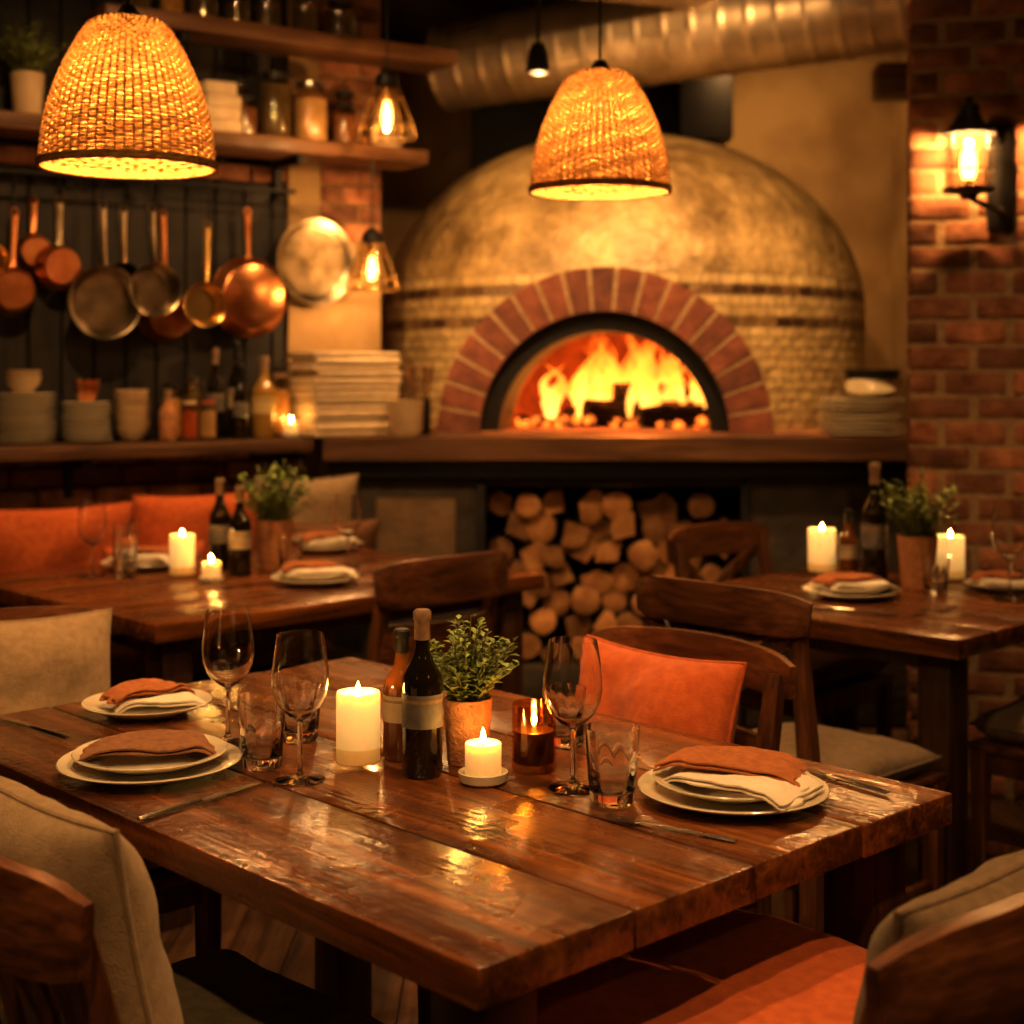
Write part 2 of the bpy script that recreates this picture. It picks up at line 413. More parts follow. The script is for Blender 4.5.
# ------------------------------------------------------------------ oven
CT=1.10
OX,OY=.505,6.9
oa=-.135
MO=T(OX,OY,CT,rz=oa)
def domemat():
    m,nt,out=newmat('oven_dome_mosaic')
    p=N(nt,'ShaderNodeBsdfPrincipled');nt.links.new(p.outputs[0],out.inputs[0])
    tc=N(nt,'ShaderNodeTexCoord');sx=N(nt,'ShaderNodeSeparateXYZ');nt.links.new(tc.outputs['Object'],sx.inputs[0])
    at=N(nt,'ShaderNodeMath',operation='ARCTAN2');nt.links.new(sx.outputs[0],at.inputs[0])
    ng=N(nt,'ShaderNodeMath',operation='MULTIPLY');ng.inputs[1].default_value=-1;nt.links.new(sx.outputs[1],ng.inputs[0]);nt.links.new(ng.outputs[0],at.inputs[1])
    u=N(nt,'ShaderNodeMath',operation='MULTIPLY');u.inputs[1].default_value=1.1;nt.links.new(at.outputs[0],u.inputs[0])
    cb=N(nt,'ShaderNodeCombineXYZ');nt.links.new(u.outputs[0],cb.inputs[0]);nt.links.new(sx.outputs[2],cb.inputs[1])
    def brick(c1,c2,mo,bias=0):
        k=N(nt,'ShaderNodeTexBrick');k.inputs['Color1'].default_value=(*c1,1);k.inputs['Color2'].default_value=(*c2,1);k.inputs['Mortar'].default_value=(*mo,1)
        k.inputs['Scale'].default_value=1;k.inputs['Brick Width'].default_value=.085;k.inputs['Row Height'].default_value=.042;k.inputs['Mortar Size'].default_value=.003;k.inputs['Mortar Smooth'].default_value=.3
        k.inputs['Bias'].default_value=bias
        nt.links.new(cb.outputs[0],k.inputs['Vector']);return k
    k1=brick((.54,.40,.19),(.40,.28,.125),(.15,.09,.04))
    k2=brick((.05,.022,.010),(.30,.18,.075),(.30,.20,.10),-.25)
    nz=N(nt,'ShaderNodeTexNoise');nz.inputs['Scale'].default_value=3.2;nz.inputs['Detail'].default_value=10;nz.inputs['Roughness'].default_value=.72;nt.links.new(tc.outputs['Object'],nz.inputs['Vector'])
    rp=N(nt,'ShaderNodeValToRGB');rp.color_ramp.elements[0].position=.35;rp.color_ramp.elements[0].color=(.20,.125,.05,1);rp.color_ramp.elements[1].position=.66;rp.color_ramp.elements[1].color=(.52,.37,.17,1)
    nt.links.new(nz.outputs[0],rp.inputs[0])
    def band(a,c):
        g=N(nt,'ShaderNodeMath',operation='GREATER_THAN');g.inputs[1].default_value=a;nt.links.new(sx.outputs[2],g.inputs[0])
        h=N(nt,'ShaderNodeMath',operation='LESS_THAN');h.inputs[1].default_value=c;nt.links.new(sx.outputs[2],h.inputs[0])
        q=N(nt,'ShaderNodeMath',operation='MULTIPLY');nt.links.new(g.outputs[0],q.inputs[0]);nt.links.new(h.outputs[0],q.inputs[1]);return q
    b1=band(.042*10,.042*11);b2=band(.042*13,.042*14);s=N(nt,'ShaderNodeMath',operation='ADD');nt.links.new(b1.outputs[0],s.inputs[0]);nt.links.new(b2.outputs[0],s.inputs[1])
    m1=N(nt,'ShaderNodeMix',data_type='RGBA');nt.links.new(s.outputs[0],m1.inputs[0]);nt.links.new(k1.outputs[0],m1.inputs[6]);nt.links.new(k2.outputs[0],m1.inputs[7])
    up=N(nt,'ShaderNodeMath',operation='GREATER_THAN');up.inputs[1].default_value=.042*15;nt.links.new(sx.outputs[2],up.inputs[0])
    m2=N(nt,'ShaderNodeMix',data_type='RGBA');nt.links.new(up.outputs[0],m2.inputs[0]);nt.links.new(m1.outputs[2],m2.inputs[6]);nt.links.new(rp.outputs[0],m2.inputs[7])
    mr=N(nt,'ShaderNodeMapRange');mr.inputs['From Min'].default_value=.3;mr.inputs['From Max'].default_value=.7;mr.inputs['To Min'].default_value=.65;mr.inputs['To Max'].default_value=1.25;nt.links.new(nz.outputs[0],mr.inputs['Value'])
    sc=N(nt,'ShaderNodeVectorMath',operation='SCALE');nt.links.new(m2.outputs[2],sc.inputs[0]);nt.links.new(mr.outputs[0],sc.inputs['Scale'])
    nt.links.new(sc.outputs[0],p.inputs['Base Color'])
    p.inputs['Roughness'].default_value=.4
    hh=N(nt,'ShaderNodeMath',operation='MULTIPLY');hh.inputs[1].default_value=-1.0;nt.links.new(k1.outputs['Fac'],hh.inputs[0])
    iv=N(nt,'ShaderNodeMath',operation='SUBTRACT');iv.inputs[0].default_value=1;nt.links.new(up.outputs[0],iv.inputs[1])
    h2=N(nt,'ShaderNodeMath',operation='MULTIPLY');nt.links.new(hh.outputs[0],h2.inputs[0]);nt.links.new(iv.outputs[0],h2.inputs[1])
    n4=N(nt,'ShaderNodeTexNoise');n4.inputs['Scale'].default_value=18;n4.inputs['Detail'].default_value=8;nt.links.new(tc.outputs['Object'],n4.inputs['Vector'])
    ad=N(nt,'ShaderNodeMath',operation='MULTIPLY_ADD');ad.inputs[1].default_value=1.5;nt.links.new(n4.outputs[0],ad.inputs[0]);nt.links.new(h2.outputs[0],ad.inputs[2])
    bp=N(nt,'ShaderNodeBump');bp.inputs['Strength'].default_value=.65;bp.inputs['Distance'].default_value=.02;nt.links.new(ad.outputs[0],bp.inputs['Height']);nt.links.new(bp.outputs[0],p.inputs['Normal'])
    return m
DOME=domemat()
oven=empty('pizza_oven',MO)
def revolve(b,prof,n,mat,skip):
    vs=[];rows=[];fs=[]
    for r_,z_ in prof:
        if r_<1e-3: rows.append([len(vs)]*n);vs.append((0,0,z_))
        else:
            rows.append(list(range(len(vs),len(vs)+n)))
            for j in range(n): vs.append((r_*math.cos(2*pi*j/n),r_*math.sin(2*pi*j/n),z_))
    for i in range(len(rows)-1):
        for j in range(n):
            k=(j+1)%n
            q=[rows[i][j],rows[i][k],rows[i+1][k],rows[i+1][j]]
            cc=sum((Vector(vs[w]) for w in q),Vector())/4
            if skip(cc): continue
            if q[2]==q[3]: q=q[:3]
            fs.append(q)
    b.add(vs,fs,mat)
b=B()
RD=1.09
prof=[(RD-.01,0),(RD,.05),(RD,.12),(RD,.2),(RD,.28),(RD,.35),(RD,.42),(RD,.5)]
for k in range(1,41):
    a=k/40*pi/2
    prof.append((RD*math.cos(a)**.92 if k<40 else 0,.5+.82*math.sin(a)))
revolve(b,prof,120,DOME,lambda c:c.y<0 and (c.x/.56)**2+(c.z/.55)**2<1)
child(b.done('dome',MO),oven)
b=B()
def wedge(a0,b0,a1,b1,t0,t1,y0,y1,mat,sub=3,rnd=None):
    vs=[];fs=[]
    for i in range(sub+1):
        t=t0+(t1-t0)*i/sub
        for (A,C) in ((a0,b0),(a1,b1)):
            for y_ in (y0,y1): vs.append((A*math.cos(t),y_,C*math.sin(t)))
    for i in range(sub):
        o=i*4;q=o+4
        fs+=[[o,q,q+2,o+2],[o+1,o+3,q+3,q+1],[o,o+1,q+1,q],[o+2,q+2,q+3,o+3]]
    fs+=[[0,2,3,1],[sub*4,sub*4+1,sub*4+3,sub*4+2]]
    b.add(vs,fs,mat,None,rnd)
NB=19
for i in range(NB):
    t0=pi*i/NB+.014;t1=pi*(i+1)/NB-.014
    wedge(.48,.475,.645,.645,t0,t1,-1.165-random.random()*.004,-.86,ARCHB)
wedge(.482,.477,.643,.643,0,pi,-1.1625,-.855,MORTAR,60)
child(b.done('brick_arch',MO),oven)
b=B()
wedge(.41,.40,.485,.479,0,pi,-1.12,-.75,IRON,40)
child(b.done('iron_arch',MO),oven)
b=B()
prof=[(.84,0),(.84,.12)]+[(.84*math.cos(k/12*pi/2) if k<12 else 0,.12+.50*math.sin(k/12*pi/2)) for k in range(1,13)]
revolve(b,prof,60,FIREB,lambda c:c.y<0 and abs(c.x)<.42 and c.z<.42)
b.box((1.7,1.9,.012),(0,-.2,.006),FIREB)
wedge(.42,.41,.45,.435,0,pi,-1.1,-.6,FIREB,30)
child(b.done('fire_chamber',MO),oven)
def firemat():
    m,nt,out=newmat('wood_fire_flame')
    tc=N(nt,'ShaderNodeTexCoord');sx=N(nt,'ShaderNodeSeparateXYZ');nt.links.new(tc.outputs['Object'],sx.inputs[0])
    nz=N(nt,'ShaderNodeTexNoise');nz.inputs['Scale'].default_value=11;nz.inputs['Detail'].default_value=3;nt.links.new(tc.outputs['Object'],nz.inputs['Vector'])
    mr=N(nt,'ShaderNodeMapRange');mr.inputs['From Min'].default_value=.03;mr.inputs['From Max'].default_value=.44;nt.links.new(sx.outputs[2],mr.inputs['Value'])
    ad=N(nt,'ShaderNodeMath',operation='MULTIPLY_ADD');ad.inputs[1].default_value=.9;ad.inputs[2].default_value=-.45;nt.links.new(nz.outputs[0],ad.inputs[0])
    a2=N(nt,'ShaderNodeMath',operation='ADD');nt.links.new(mr.outputs[0],a2.inputs[0]);nt.links.new(ad.outputs[0],a2.inputs[1])
    rp=N(nt,'ShaderNodeValToRGB');e=rp.color_ramp.elements
    e[0].position=0;e[0].color=(1,.42,.07,1);e[1].position=.9;e[1].color=(.75,.09,.005,1)
    q=e.new(.4);q.color=(1,.25,.022,1)
    nt.links.new(a2.outputs[0],rp.inputs[0])
    em=N(nt,'ShaderNodeEmission');em.inputs[1].default_value=2.9;nt.links.new(rp.outputs[0],em.inputs[0])
    tr=N(nt,'ShaderNodeBsdfTransparent')
    r2=N(nt,'ShaderNodeMapRange');r2.inputs['From Min'].default_value=.1;r2.inputs['From Max'].default_value=1.0;r2.inputs['To Min'].default_value=.5;r2.inputs['To Max'].default_value=.06
    nt.links.new(a2.outputs[0],r2.inputs['Value'])
    mx=N(nt,'ShaderNodeMixShader');nt.links.new(r2.outputs[0],mx.inputs[0]);nt.links.new(tr.outputs[0],mx.inputs[1]);nt.links.new(em.outputs[0],mx.inputs[2]);nt.links.new(mx.outputs[0],out.inputs[0])
    return m
FIRE=firemat()
def embermat():
    m,nt,out=newmat('glowing_embers')
    tc=N(nt,'ShaderNodeTexCoord')
    nz=N(nt,'ShaderNodeTexNoise');nz.inputs['Scale'].default_value=26;nz.inputs['Detail'].default_value=4;nt.links.new(tc.outputs['Object'],nz.inputs['Vector'])
    rp=N(nt,'ShaderNodeValToRGB');e=rp.color_ramp.elements;e[0].position=.47;e[0].color=(.01,.003,.001,1);e[1].position=.68;e[1].color=(1,.17,.015,1)
    nt.links.new(nz.outputs[0],rp.inputs[0])
    em=N(nt,'ShaderNodeEmission');em.inputs[1].default_value=3;nt.links.new(rp.outputs[0],em.inputs[0])
    d=N(nt,'ShaderNodeBsdfDiffuse');d.inputs[0].default_value=(.02,.01,.006,1)
    ad=N(nt,'ShaderNodeAddShader');nt.links.new(em.outputs[0],ad.inputs[0]);nt.links.new(d.outputs[0],ad.inputs[1]);nt.links.new(ad.outputs[0],out.inputs[0])
    return m
EMB=embermat()
b=B()
def log(b,p0,p1,r,mat,n=10):
    p0=Vector(p0);p1=Vector(p1);pts=[p0.lerp(p1,k/5)+Vector((random.uniform(-1,1),random.uniform(-1,1),random.uniform(-1,1)))*r*.12 for k in range(6)]
    b.tube(pts,[r*random.uniform(.88,1.08) for _ in pts],mat,n=n)
for (p0,p1,r) in [((-.12,-.62,.07),((.34,-.42,.09)),.055),((-.05,-.42,.06),(.38,-.62,.08),.05),((.0,-.55,.16),(.30,-.35,.15),.045),((-.2,-.5,.05),(.05,-.2,.06),.045),((.12,-.70,.06),(.38,-.66,.065),.045)]:
    log(b,p0,p1,r,CHAR)
child(b.done('burning_logs',MO),oven)
b=B()
for k in range(120):
    x_=random.uniform(-.40,.44);y_=random.uniform(-.74,-.2);r=random.uniform(.015,.035)
    b.lathe([(0,-r),(r*.8,-r*.5),(r,0),(r*.7,r*.6),(0,r*.9)],EMB,n=7,M=T(x_,y_,.015+r*.6,random.random(),random.random(),random.random()))
child(b.done('ember_bed',MO),oven)
b=B()
for k in range(48):
    c=random.gauss(.07,.16);c=max(-.27,min(.36,c));y_=random.uniform(-.62,-.25)
    hgt=max(.10,(.48-.80*abs(c-.06))*random.uniform(.6,1.05));r0=random.uniform(.018,.045)
    ph=random.random()*6;pts=[];rad=[]
    for i in range(14):
        t=i/13
        pts.append((c+.06*math.sin(ph+t*6)*t+.02*t,y_+.02*math.sin(ph*2+t*4),.05+hgt*t))
        rad.append(max(.001,r0*(1-t)**.8*(.55+1.6*t*(1-t)*1.6+.2*math.sin(ph+9*t))))
    b.tube(pts,rad,FIRE,n=9)
child(b.done('fire_flames',MO),oven)
fl=point('fire_light',(0,0,0),65,.06,(1,.23,.035));fl.matrix_world=MO@T(.1,-.35,.54);child(fl,oven)
# counter and base
b=B()
cpoly=[(-.70,5.55),(2.03,5.55),(2.03,8.05),(-.80,8.05),(-.575,6.14),(-.51,5.95),(-.70,5.82)]
b.prism(cpoly,CT-.085,CT,W_SHELF)
b.done('oven_counter')
b=B()
FY=5.64
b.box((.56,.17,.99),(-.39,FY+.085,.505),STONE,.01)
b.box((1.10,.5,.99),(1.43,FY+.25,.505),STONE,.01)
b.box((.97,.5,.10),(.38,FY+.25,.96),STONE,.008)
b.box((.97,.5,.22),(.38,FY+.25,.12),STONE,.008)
b.box((.97,.04,.7),(.38,FY+.52,.56),IRON)
b.box((.30,.03,.34),(-.36,FY-.01,.70),STONEL,.008)
b.box((2.6,.05,.06),(.62,FY-.02,.975),IRON,.005)
for xx in (-.115,.875): b.box((.03,.03,.70),(xx,FY-.008,.57),IRON,.003)
b.done('oven_base')
# firewood
b=B()
z=.232+.055
row=0
while z<.89:
    x_=-.045+(.05 if row%2 else 0)
    while x_<.83:
        r=random.uniform(.048,.060)
        kind=random.random();n=12
        a0=random.random()*6
        if kind<.45: prof=[(r*random.uniform(.9,1.06),2*pi*k/n) for k in range(n)]
        else:
            span=random.choice([pi,pi*.66,pi*.8]);prof=[]
            rr=r*1.25
            for k in range(9): prof.append((rr*random.uniform(.94,1.04),-span/2+span*k/8))
            prof.append((rr*.45,pi))
        ring=[(q*math.cos(t+a0),q*math.sin(t+a0)) for q,t in prof]
        n=len(ring);yf=FY+.03+random.random()*.08;zz=z+random.uniform(-.008,.008)
        vs=[(x_+p,yf,zz+q) for p,q in ring]+[(x_+p,FY+.46,zz+q) for p,q in ring]
        b.add(vs,[[i,(i+1)%n,n+(i+1)%n,n+i] for i in range(n)],BARK)
        vs=[(x_+p*.92,yf-.003,zz+q*.92) for p,q in ring]
        b.add(vs+[(x_+p,yf,zz+q) for p,q in ring],[list(range(n))]+[[i,(i+1)%n,n+(i+1)%n,n+i] for i in range(n)],LOGEND)
        x_+=.103+random.random()*.012
    z+=.091;row+=1
b.done('firewood_stack')
b=B();b.box((1.25,.5,.9),(.42,7.75,2.66),IRON,.01);b.box((.26,.26,.6),(.95,7.45,2.78),IRON,.01);b.done('oven_flue_hood')
b=B();b.box((.5,.2,.14),(0,0,0),W_SHELF,.01);b.done('ceiling_beam',T(1.85,6.6,2.62,rz=-.1))
b=B()
def duct(p0,p1,r):
    p0=Vector(p0);p1=Vector(p1);L=(p1-p0).length;n=int(L/.012);pts=[];rad=[]
    for k in range(n+1):
        pts.append(p0.lerp(p1,k/n));rad.append(r*(1+(.02 if k%10 in(0,1) else 0)))
    b.tube(pts,rad,DUCTM,n=40)
duct((-.3,6.8,2.73),(2.0,5.8,2.84),.20)
b.done('ventilation_duct')
b=B();duct((-1.2,5.5,2.95),(.9,6.2,2.93),.10);b.done('ventilation_duct')
# ------------------------------------------------------------------ shelves
for (z,s0,s1) in ((CT,-3.2,1.13),(2.2,-3.2,1.62),(2.60,.35,1.75)):
    b=B();b.box((s1-s0,.235,.055 if z>CT else .05),((s0+s1)/2,.1175,-.0275),W_SHELF,.006)
    s=s0+.3
    while s<min(s1,1.2):
        b.box((.03,.22,.03),(s,.15,-.07),IRON,.003);b.box((.03,.02,.16),(s,.25,-.12),IRON,.003);s+=.8
    b.done('timber_shelf',MS(0,0,z))
b=B()
b.tube([(-2.6,.14,0),(1.12,.14,0)],.008,IRON,n=10)
s=-2.5
while s<1.2:
    b.box((.02,.13,.014),(s,.2,0),IRON,.002);s+=.6
b.done('pan_rail',MS(0,0,2.02))
def pan(s,z,r,mat,hmat,ztop,depth=.05,flip=False,tilt=0,handle=True,off=.14,name='hanging_frying_pan'):
    b=B()
    d=depth
    b.lathe([(0,0),(r*.78,0),(r*.84,.006),(r,d),(r*1.02,d+.002),(r*.98,d),(r*.82,.010),(r*.77,.005),(0,.005)],mat,n=40)
    if handle:
        L=ztop-z
        b.tube([(0,r*.95,d*.8),(0,r*1.15,d*.9),(0,L*.7,d*.9),(0,L-.02,d*.9)],[.012,.010,.012,.014],hmat,n=8,sq=(1,.4))
        b.tube([(.014*math.cos(t),L-.01+.014*math.sin(t),d*.9) for t in [2*pi*k/12 for k in range(12)]],.004,hmat,n=6,closed=True)
        b.tube([(0,L+.0,d*.9),(0,L+.02,d*.9+.01),(0,2.02-z+.012,d*.9)],.003,IRON,n=6)
        for sx_ in(-.008,.008): b.lathe([(0,.004),(.004,.002),(.004,0)],IRON,n=8,M=T(sx_,r*.93,d*.9))
    zax=Vector((-nx,-ny,0)) if not flip else Vector((nx,ny,0))
    yax=Vector((0,0,1));xax=yax.cross(zax)
    R=Matrix((xax,yax,zax)).transposed().to_4x4()
    p=S(s,off,z)
    piv=Matrix.Translation((0,ztop-z,0))@Matrix.Rotation(tilt,4,'Z')@Matrix.Translation((0,-(ztop-z),0)) if tilt else Matrix()
    return b.done(name,Matrix.Translation(p-zax*(.02 if not flip else -.02)) @R@piv)
pan(-.25,1.68,.10,PANS,PANS,1.93)
pan(-.08,1.62,.09,COPPER,IRON,1.93,flip=True)
pan(.01,1.72,.06,BRASS,IRON,1.93,off=.2)
pan(.10,1.62,.084,COPPER,COPPER,1.90,flip=True,tilt=.04)
pan(.253,1.706,.080,COPPER,PANS,1.95,flip=True)
pan(.18,1.76,.065,COPPER,COPPER,1.95,flip=True,off=.2)
pan(.375,1.586,.126,PANS,PANS,1.93,tilt=.03)
pan(.47,1.66,.07,IRON,PANS,1.93,off=.2)
pan(.55,1.633,.092,PANS,PANS,1.93,.06,tilt=.04)
pan(.645,1.547,.099,COPPER,COPPER,1.93,.07,flip=True,off=.17,tilt=-.03)
pan(.745,1.584,.078,BRASS,BRASS,1.88,.05,off=.1,tilt=-.04)
pan(.955,1.622,.150,COPPER,COPPER,1.95,flip=True,tilt=-.03)
pan(1.24,1.767,.165,PANS,PANS,1.9,.03,handle=False,off=.21,name='hanging_round_tray')

# ------------------------------------------------------------------ small props
def plate(b,r,z=0,mat=PORC,M=None):
    pr=[(0,0),(r*.6,0),(r*.64,.003),(r*.98,.017),(r,.0195),(r*.99,.021),(r*.9,.0185),(r*.66,.008),(r*.6,.006),(0,.006)]
    b.lathe([(a,c+z) for a,c in pr],mat,n=56,M=M)
def napkin(b,w,h,mat,M,seed=0,layers=3,amp=.004):
    N_=16
    for L in range(layers):
        vs=[];fs=[]
        ww=w*(1-.02*L);hh=h*(1-.03*L)
        for side in(0,1):
            for i in range(N_+1):
                for j in range(N_+1):
                    u=i/N_-.5;v=j/N_-.5
                    zz=L*.0055+side*.0045+amp*noise.noise(Vector((u*3+seed,v*3,seed*1.7)))*1.5+amp*.5*noise.noise(Vector((u*8+seed,v*8,0)))
                    edge=max(abs(u),abs(v))*2
                    if side==1: zz-=.002*max(0,edge-.85)/.15
                    zz-=.012*max(0,abs(u)-.36)/.14
                    xs=u*ww*(1-.10*v)+.010*noise.noise(Vector((v*4,seed,L)))+.10*v*hh
                    ys=v*hh*(1+.25*u)+.008*noise.noise(Vector((u*4,seed+5,L)))
                    vs.append((xs,ys,zz))
        n1=(N_+1)**2
        for i in range(N_):
            for j in range(N_):
                a=i*(N_+1)+j
                fs.append([a,a+1,a+N_+2,a+N_+1]);fs.append([n1+a,n1+a+N_+1,n1+a+N_+2,n1+a+1])
        for i in range(N_):
            for (a,c) in ((i*(N_+1),(i+1)*(N_+1)),(i*(N_+1)+N_,(i+1)*(N_+1)+N_),(i,i+1),(N_*(N_+1)+i,N_*(N_+1)+i+1)):
                fs.append([a,c,n1+c,n1+a])
        b.add(vs,fs,mat,M)
def wine_glass(x,y,z=.75,h=.213,r=.042):
    b=B();k=h/.213;q=r/.042
    o=[(0,0),(.036,0),(.0365,.0015),(.034,.003),(.012,.006),(.0045,.012),(.0035,.02),(.0035,.080),(.005,.087),(.018,.095),(.031,.108),(.039,.125),(.042,.143),(.0415,.162),(.038,.190),(.034,.213)]
    i=[(.0328,.213),(.0367,.190),(.0402,.162),(.0407,.143),(.0377,.126),(.030,.1095),(.018,.0975),(.006,.092),(0,.091)]
    b.lathe([(a*(q if c>.088 else k),c*k) for a,c in o+i],GLASS,n=48)
    return b.done('wine_glass',T(x,y,z+.0005),sharp=60)
def tumbler(x,y,z=.75,h=.105,r=.037):
    b=B()
    rf=lambda i,a:1+(.05*abs(math.cos(a*5))-.03 if i in(2,3,4) else 0)
    o=[(0,0),(r*.72,0),(r*.80,.004),(r*.86,h*.3),(r*.93,h*.60),(r*.94,h*.66),(r,h),(r*.955,h),(r*.89,h*.66),(r*.80,h*.5),(r*.72,.020),(r*.5,.016),(0,.015)]
    b.lathe(o,GLASS,n=60,rf=rf)
    return b.done('water_tumbler',T(x,y,z+.0005),sharp=60)
def flame(b,M,s=1):
    b.lathe([(0,-.006*s),(.0035*s,-.002*s),(.0055*s,.005*s),(.0045*s,.013*s),(.002*s,.021*s),(0,.027*s)],FLAME,n=12,M=M)
def pillar_candle(x,y,z=.75,r=.033,h=.115):
    b=B()
    b.lathe([(0,0),(r*1.12,0),(r*1.16,.004),(r*1.16,.034),(r*1.08,.034),(r*1.08,.010),(0,.010)],TGL,n=40)
    b.lathe([(0,.011),(r*.98,.011),(r,.015),(r,h-.004),(r*.96,h),(r*.85,h-.001),(r*.6,h-.012),(0,h-.014)],WAX,n=40,rf=lambda i,a:1+(.012*math.sin(3*a)+.01*math.sin(7*a) if 3<=i<=5 else 0))
    b.tube([(0,0,h-.014),(.001,0,h-.002)],.001,IRON,n=6)
    flame(b,T(0,0,h-.006),.8)
    return b.done('pillar_candle',T(x,y,z+.0005))
def votive(x,y,z=.75):
    b=B()
    b.lathe([(0,0),(.030,0),(.035,.004),(.0365,.016),(.034,.017),(.031,.012),(.029,.009),(0,.009)],PORC,n=40)
    b.lathe([(0,.010),(.0265,.010),(.0265,.056),(.025,.058),(.02,.052),(0,.05)],WAX,n=36)
    b.tube([(0,0,.05),(0,0,.06)],.001,IRON,n=6)
    flame(b,T(0,0,.060),.75)
    return b.done('votive_candle',T(x,y,z+.0005))
def glass_candle(x,y,z=.75,r=.033,h=.10):
    b=B()
    b.lathe([(0,0),(r*.95,0),(r,.004),(r,h),(r*.93,h),(r*.93,.012),(0,.012)],AGL,n=40)
    b.lathe([(0,.013),(r*.9,.013),(r*.9,h*.6),(0,h*.6-.003)],DWAX,n=36)
    flame(b,T(0,0,h*.6+.010),.8)
    return b.done('candle_in_glass',T(x,y,z+.0005))
def bottle(x,y,z=.75,h=.25,r=.030,mat=BOT,lab=LABELD,cap=CORK,name='wine_bottle',rz=0):
    b=B()
    p=[(0,0),(r*.9,0),(r,.006),(r,h*.56),(r*.93,h*.61),(r*.6,h*.68),(r*.4,h*.74),(r*.36,h*.8),(r*.36,h*.95),(r*.44,h*.955),(r*.44,h*.975),(r*.3,h*.975),(0,h*.97)]
    b.lathe(p,mat,n=40)
    b.lathe([(r*1.012,h*.30),(r*1.018,h*.30),(r*1.018,h*.50),(r*1.012,h*.50)],lab,n=40,closed=True)
    b.lathe([(r*1.02,h*.45),(r*1.022,h*.45),(r*1.022,h*.47),(r*1.02,h*.47)],CORK,n=40,closed=True)
    b.lathe([(r*.375,h*.82),(r*.40,h*.82),(r*.39,h*.93),(r*.45,h*.94),(r*.45,h*.985),(r*.36,h*1.0),(0,h*1.0)],cap,n=24)
    return b.done(name,T(x,y,z+.0005,rz=rz))
def plant(x,y,z=.75,s=1.0,nst=105,seed=1,pr=.038,ph=.1,mat=TERRA):
    rd=random.Random(seed)
    b=B()
    pr*=s;ph*=s
    b.lathe([(0,0),(pr*.78,0),(pr*.8,.003),(pr*.98,ph*.86),(pr*1.0,ph),(pr*.9,ph),(pr*.88,ph*.86),(0,ph*.84)],mat,n=36)
    b.lathe([(0,ph*.86),(pr*.88,ph*.86)],SOIL,n=24)
    for k in range(nst):
        a=rd.random()*2*pi;sp=rd.random()**.6
        base=Vector((math.cos(a)*pr*.55*sp,math.sin(a)*pr*.55*sp,ph*.85))
        L=(.05+.075*rd.random())*s*(1.15-.35*sp)
        out=Vector((math.cos(a),math.sin(a),0))*(.055*sp*s)
        pts=[base+out*(t*t*.9+t*.2)+Vector((0,0,L*t)) for t in (0,.25,.5,.75,1)]
        b.tube(pts,.0009*s,STEM,n=4)
        for j in range(12):
            t=.2+.8*j/11
            i=min(3,int(t*4));f=t*4-i;p=pts[i].lerp(pts[i+1],f)
            az=rd.random()*2*pi;el=rd.uniform(.1,.9)
            ll=rd.uniform(.010,.018)*s;w=ll*.38
            d=Vector((math.cos(az)*math.cos(el),math.sin(az)*math.cos(el),math.sin(el)))
            sd=d.cross(Vector((0,0,1))).normalized();up=sd.cross(d)
            vs=[p,p+d*ll*.5+sd*w+up*w*.3,p+d*ll*1.05-up*w*.3,p+d*ll*.5-sd*w+up*w*.3,p+d*ll*.5-up*w*.1]
            b.add(vs,[[0,1,4],[1,2,4],[4,2,3],[0,4,3]],LEAF,None,rd.random())
    return b.done('potted_herb',T(x,y,z+.0005),sharp=80)
def fork(x,y,yaw,z=.75):
    b=B()
    b.tube([(-.10,0,.002),(-.06,0,.003),(0,0,.004),(.035,0,.004),(.045,0,.003)],[.0055,.005,.0032,.004,.010],SILV,n=8,sq=(1,.3),up=(0,0,1))
    for k in range(4):
        yy=-.009+.006*k
        b.tube([(.042,yy,.003),(.06,yy,.002),(.09,yy,.006)],[.002,.0018,.001],SILV,n=6)
    b.tube([(.042,-.009,.003),(.042,.009,.003)],.0026,SILV,n=6)
    return b.done('dinner_fork',T(x,y,z+.001,rz=yaw))
def knife(x,y,yaw,z=.75):
    b=B()
    b.tube([(-.11,0,.004),(-.1,0,.004),(-.02,0,.004),(0,0,.004)],[.004,.0065,.0055,.004],SILV,n=10,sq=(1,.55),up=(0,0,1))
    b.tube([(0,0,.0035),(.02,0,.0035),(.08,0,.0035),(.105,0,.0035),(.118,.003,.0035)],[.005,.0085,.009,.007,.001],SILV,n=8,sq=(1,.12),up=(0,0,1))
    return b.done('table_knife',T(x,y,z+.0015,rz=yaw))
def setting(x,y,yaw,r=.133,z=.75,two=True,nap1=NAPB,nap2=NAPW,name='place_setting',seed=0,na=0,s=1.1):
    par=empty(name,T(x,y,z+.0005,rz=yaw))
    b=B();plate(b,r);top=.008
    if two: plate(b,r*.84,.0125);top=.0205
    child(b.done('plates',T(x,y,z+.0005)),par)
    b=B()
    zt=top+.014
    if nap2: napkin(b,.165*s,.10*s,nap2,T(.012,-.026,zt,rz=na-.35),seed+3,2);zt+=.013
    napkin(b,.165*s,.095*s,nap1,T(0,.014,zt,rz=na,ry=.03),seed,2)
    child(b.done('folded_napkin',T(x,y,z+.0005,rz=yaw)),par)
    return par

